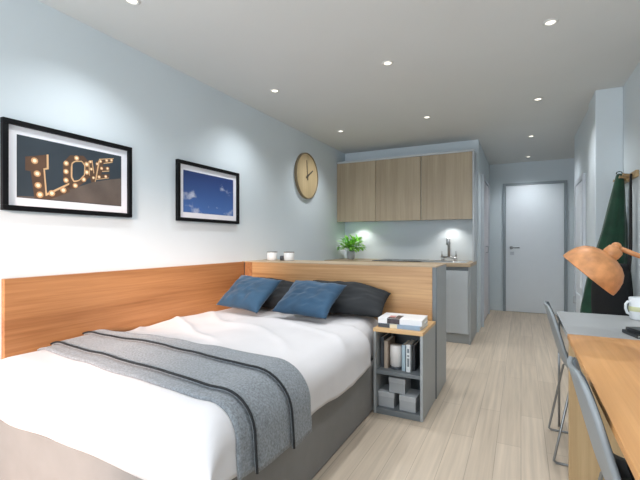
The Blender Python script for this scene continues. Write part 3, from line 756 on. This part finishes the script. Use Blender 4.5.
# ------------------------------------------------------------------ chairs
def lerp_prof(P, u):
    n = len(P)-1; k = min(int(u*n), n-1); f = u*n-k
    def cr(i):
        p0, p1, p2, p3 = P[max(k-1, 0)][i], P[k][i], P[k+1][i], P[min(k+2, n)][i]
        return .5*((2*p1)+(-p0+p2)*f+(2*p0-5*p1+4*p2-p3)*f*f+(-p0+3*p1-3*p2+p3)*f**3)
    return [cr(i) for i in range(len(P[0]))]
def chair(loc, label, rz=0):
    t = thing('shell_chair', label, 'chair', loc, 'grey shell chairs along the desk', rz)
    # profile: x (forward), z, half width, sideways cup
    P = [(.40, .432, .165, .0), (.385, .445, .195, .004), (.30, .450, .208, .010), (.17, .442, .212, .014), (.06, .444, .212, .018), (.0, .475, .208, .020), (-.03, .54, .206, .022), (-.056, .63, .202, .022), (-.080, .72, .185, .02), (-.094, .775, .145, .016), (-.102, .80, .07, .012)]
    def sf(a, c, off=0, k0=0, k1=1, ws=1):
        x, z, hw, cp = lerp_prof(P, k0+(k1-k0)*a)
        x2, z2, _, _ = lerp_prof(P, min(1, k0+(k1-k0)*a+.01)); x1, z1, _, _ = lerp_prof(P, max(0, k0+(k1-k0)*a-.01))
        tx, tz = x2-x1, z2-z1; l = math.hypot(tx, tz) or 1
        nx, nz = tz/l, -tx/l       # towards the sitter
        v = c*2-1
        g = cp*v*v+off
        return (x+nx*g, v*hw*ws, z+nz*g)
    b = B(); b.grid(lambda a, c: sf(a, c), 44, 16); o = b.build('shell', M['shell'], t); solidify(o, .012, 0)
    def padf(k0, k1, th, ws):
        def f(a, c):
            x = sf(a, c, 0, k0, k1, ws)
            u, v = a*2-1, c*2-1
            k = max(0, (1-u**6)*(1-v**6))**.5
            x0 = Vector(sf(a, c, .0075+th*k, k0, k1, ws))
            return x0
        return f
    b = B(); b.grid(padf(.03, .40, .03, .93), 20, 16); b.grid(lambda a, c: sf(a, c, .0072, .03, .40, .93), 20, 16); b.build('seat_pad', M['pad'], t)
    b = B(); b.grid(padf(.50, .97, .008, .90), 24, 16); b.grid(lambda a, c: sf(a, c, .0072, .50, .97, .90), 24, 16); b.build('back_pad', M['backpad'], t)
    for s in (-1, 1):
        y = s*.205
        pts = [(.02, s*.12, .426), (.015, s*.185, .424), (.005, s*.20, .41), (-.068, y, .03), (-.07, y, .016), (-.058, y, .0068), (-.03, y, .0065), (.36, y, .0065), (.385, y, .010), (.388, y, .03), (.33, s*.20, .41), (.322, s*.185, .424), (.315, s*.12, .428)]
        B().tube(pts, .0062, 10).build('leg', M['wire'], t)
    for x, z in ((.02, .426), (.315, .428)): B().tube([(x, -.125, z), (x, .125, z)], .006, 8).build('cross_bar', M['wire'], t)
    return t
c0 = chair((.222, 2.60, 0), 'grey shell chair on wire legs at the far grey table')
dup(c0, (.226, 1.345, 0), 'grey shell chair with black seat pad at the near oak desk')

# ------------------------------------------------------------------ coat rail, coat and black rounded body on the right wall
t = thing('peg_rail', 'wooden peg rail on the right wall beside the pillar', 'coat rail', (XR, 3.85, 1.64))
B(t.location).box(XR-.022, XR-.001, 3.60, 4.045, 1.618, 1.668, bev=.004).build('board', M['peg'], t)
for y in (3.68, 3.80, 3.92, 4.02):
    b = B(t.location); b.tube([(XR-.022, y, 1.64), (XR-.075, y, 1.648), (XR-.083, y, 1.65)], [.009, .009, .012], 12); b.build('peg', M['peg'], t)
def loft(levels, seg=44, ruffle=.012, nf=7, seed=0, steps=40):
    def fn(a, c):
        z, xc, yc, ra, rb = lerp_prof(levels, c)
        th = a*2*PI
        k = 1+min(1, c*1.6)*ruffle/.1*math.sin(th*nf+seed+c*2.5)*.5+.08*noise.noise(Vector((math.cos(th)*1.5, math.sin(th)*1.5, z*4+seed)))
        x = xc+ra*k*math.cos(th); y = yc+rb*k*math.sin(th)
        return (min(x, XR-.004), y, z)
    return fn, seg, steps
t = thing('coat', 'dark green coat hanging from the peg rail by the pillar', 'coat', (.66, 3.94, 1.6))
LV = [(1.690, .700, 3.92, .008, .008), (1.675, .702, 3.92, .024, .022), (1.58, .697, 3.92, .040, .036), (1.42, .684, 3.925, .060, .056), (1.25, .668, 3.93, .082, .068), (1.05, .644, 3.935, .108, .076), (.85, .618, 3.94, .135, .082), (.65, .602, 3.94, .150, .086), (.50, .594, 3.94, .158, .088)]
fn, sg, st = loft(LV)
b = B(t.location); vs = b.grid(fn, sg, st, close_u=True)
b.bm.faces.new([q[0] for q in vs]); b.bm.faces.new([q[-1] for q in vs][::-1])
b.build('body', M['green'], t)
B(t.location).tube([(.681, 3.92, 1.688), (.683, 3.92, 1.702), (.70, 3.92, 1.708), (.717, 3.92, 1.702), (.719, 3.92, 1.688)], .004, 8).build('hanging_loop', M['green'], t)
t = thing('rounded_form', 'black rounded bag hanging from the peg rail in front of the green coat', 'form', (.62, 3.70, .6))  # black rounded body in front of the coat's lower part
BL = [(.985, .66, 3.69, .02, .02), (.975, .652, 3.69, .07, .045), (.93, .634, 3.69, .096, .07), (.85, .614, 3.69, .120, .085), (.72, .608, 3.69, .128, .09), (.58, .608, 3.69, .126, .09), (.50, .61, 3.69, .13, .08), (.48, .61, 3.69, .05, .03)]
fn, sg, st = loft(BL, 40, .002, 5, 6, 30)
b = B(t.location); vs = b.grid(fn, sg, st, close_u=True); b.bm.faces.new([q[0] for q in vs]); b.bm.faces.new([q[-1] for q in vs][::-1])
b.build('body', M['deep_black'], t)
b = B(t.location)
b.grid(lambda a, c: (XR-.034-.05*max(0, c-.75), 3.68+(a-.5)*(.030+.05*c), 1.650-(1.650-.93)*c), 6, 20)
so = b.build('dark_strip', M['deep_black'], t); solidify(so, .010, 0)  # thin black strip running up to the rail

# ------------------------------------------------------------------ light
wd = bpy.data.worlds.new('World'); S.world = wd; wd.use_nodes = True
bg = wd.node_tree.nodes['Background']; bg.inputs[0].default_value = (.62, .78, 1, 1); bg.inputs[1].default_value = 1.2
l = bpy.data.lights.new('window_daylight', 'AREA'); l.shape = 'RECTANGLE'; l.size = WX1-WX0-.1; l.size_y = WZ1-WZ0-.1; l.energy = 60; l.color = lin((240, 247, 255))
o = bpy.data.objects.new('window_daylight', l); COL.objects.link(o); o.location = ((WX0+WX1)/2, YB-.03, (WZ0+WZ1)/2); o.rotation_euler = (PI/2, 0, 0)
l = bpy.data.lights.new('low_sun', 'SUN'); l.energy = 5.2; l.angle = math.radians(9); l.color = lin((255, 222, 204))
o = bpy.data.objects.new('low_sun', l); COL.objects.link(o); o.location = (1, -4, 3)
dirn = Vector((-.42, 1, -.22)); o.rotation_euler = dirn.to_track_quat('-Z', 'Y').to_euler()

# ------------------------------------------------------------------ camera
cd = bpy.data.cameras.new('Camera'); cam = bpy.data.objects.new('Camera', cd); COL.objects.link(cam)
cam.location = (0, 0, 1.15); cam.rotation_euler = (PI/2, 0, math.atan(201/400))
cd.sensor_width = 36; cd.lens = 36*400/640; cd.shift_y = 1.5/640; cd.clip_start = .05
S.camera = cam
S.view_settings.view_transform = 'Standard'; S.view_settings.look = 'None'; S.view_settings.exposure = .42; S.view_settings.gamma = 1
S.view_settings.use_curve_mapping = False
S.cycles.use_denoising = True
S.cycles.max_bounces = 8; S.cycles.diffuse_bounces = 5; S.cycles.sample_clamp_indirect = 6
S.cycles.caustics_reflective = False; S.cycles.caustics_refractive = False
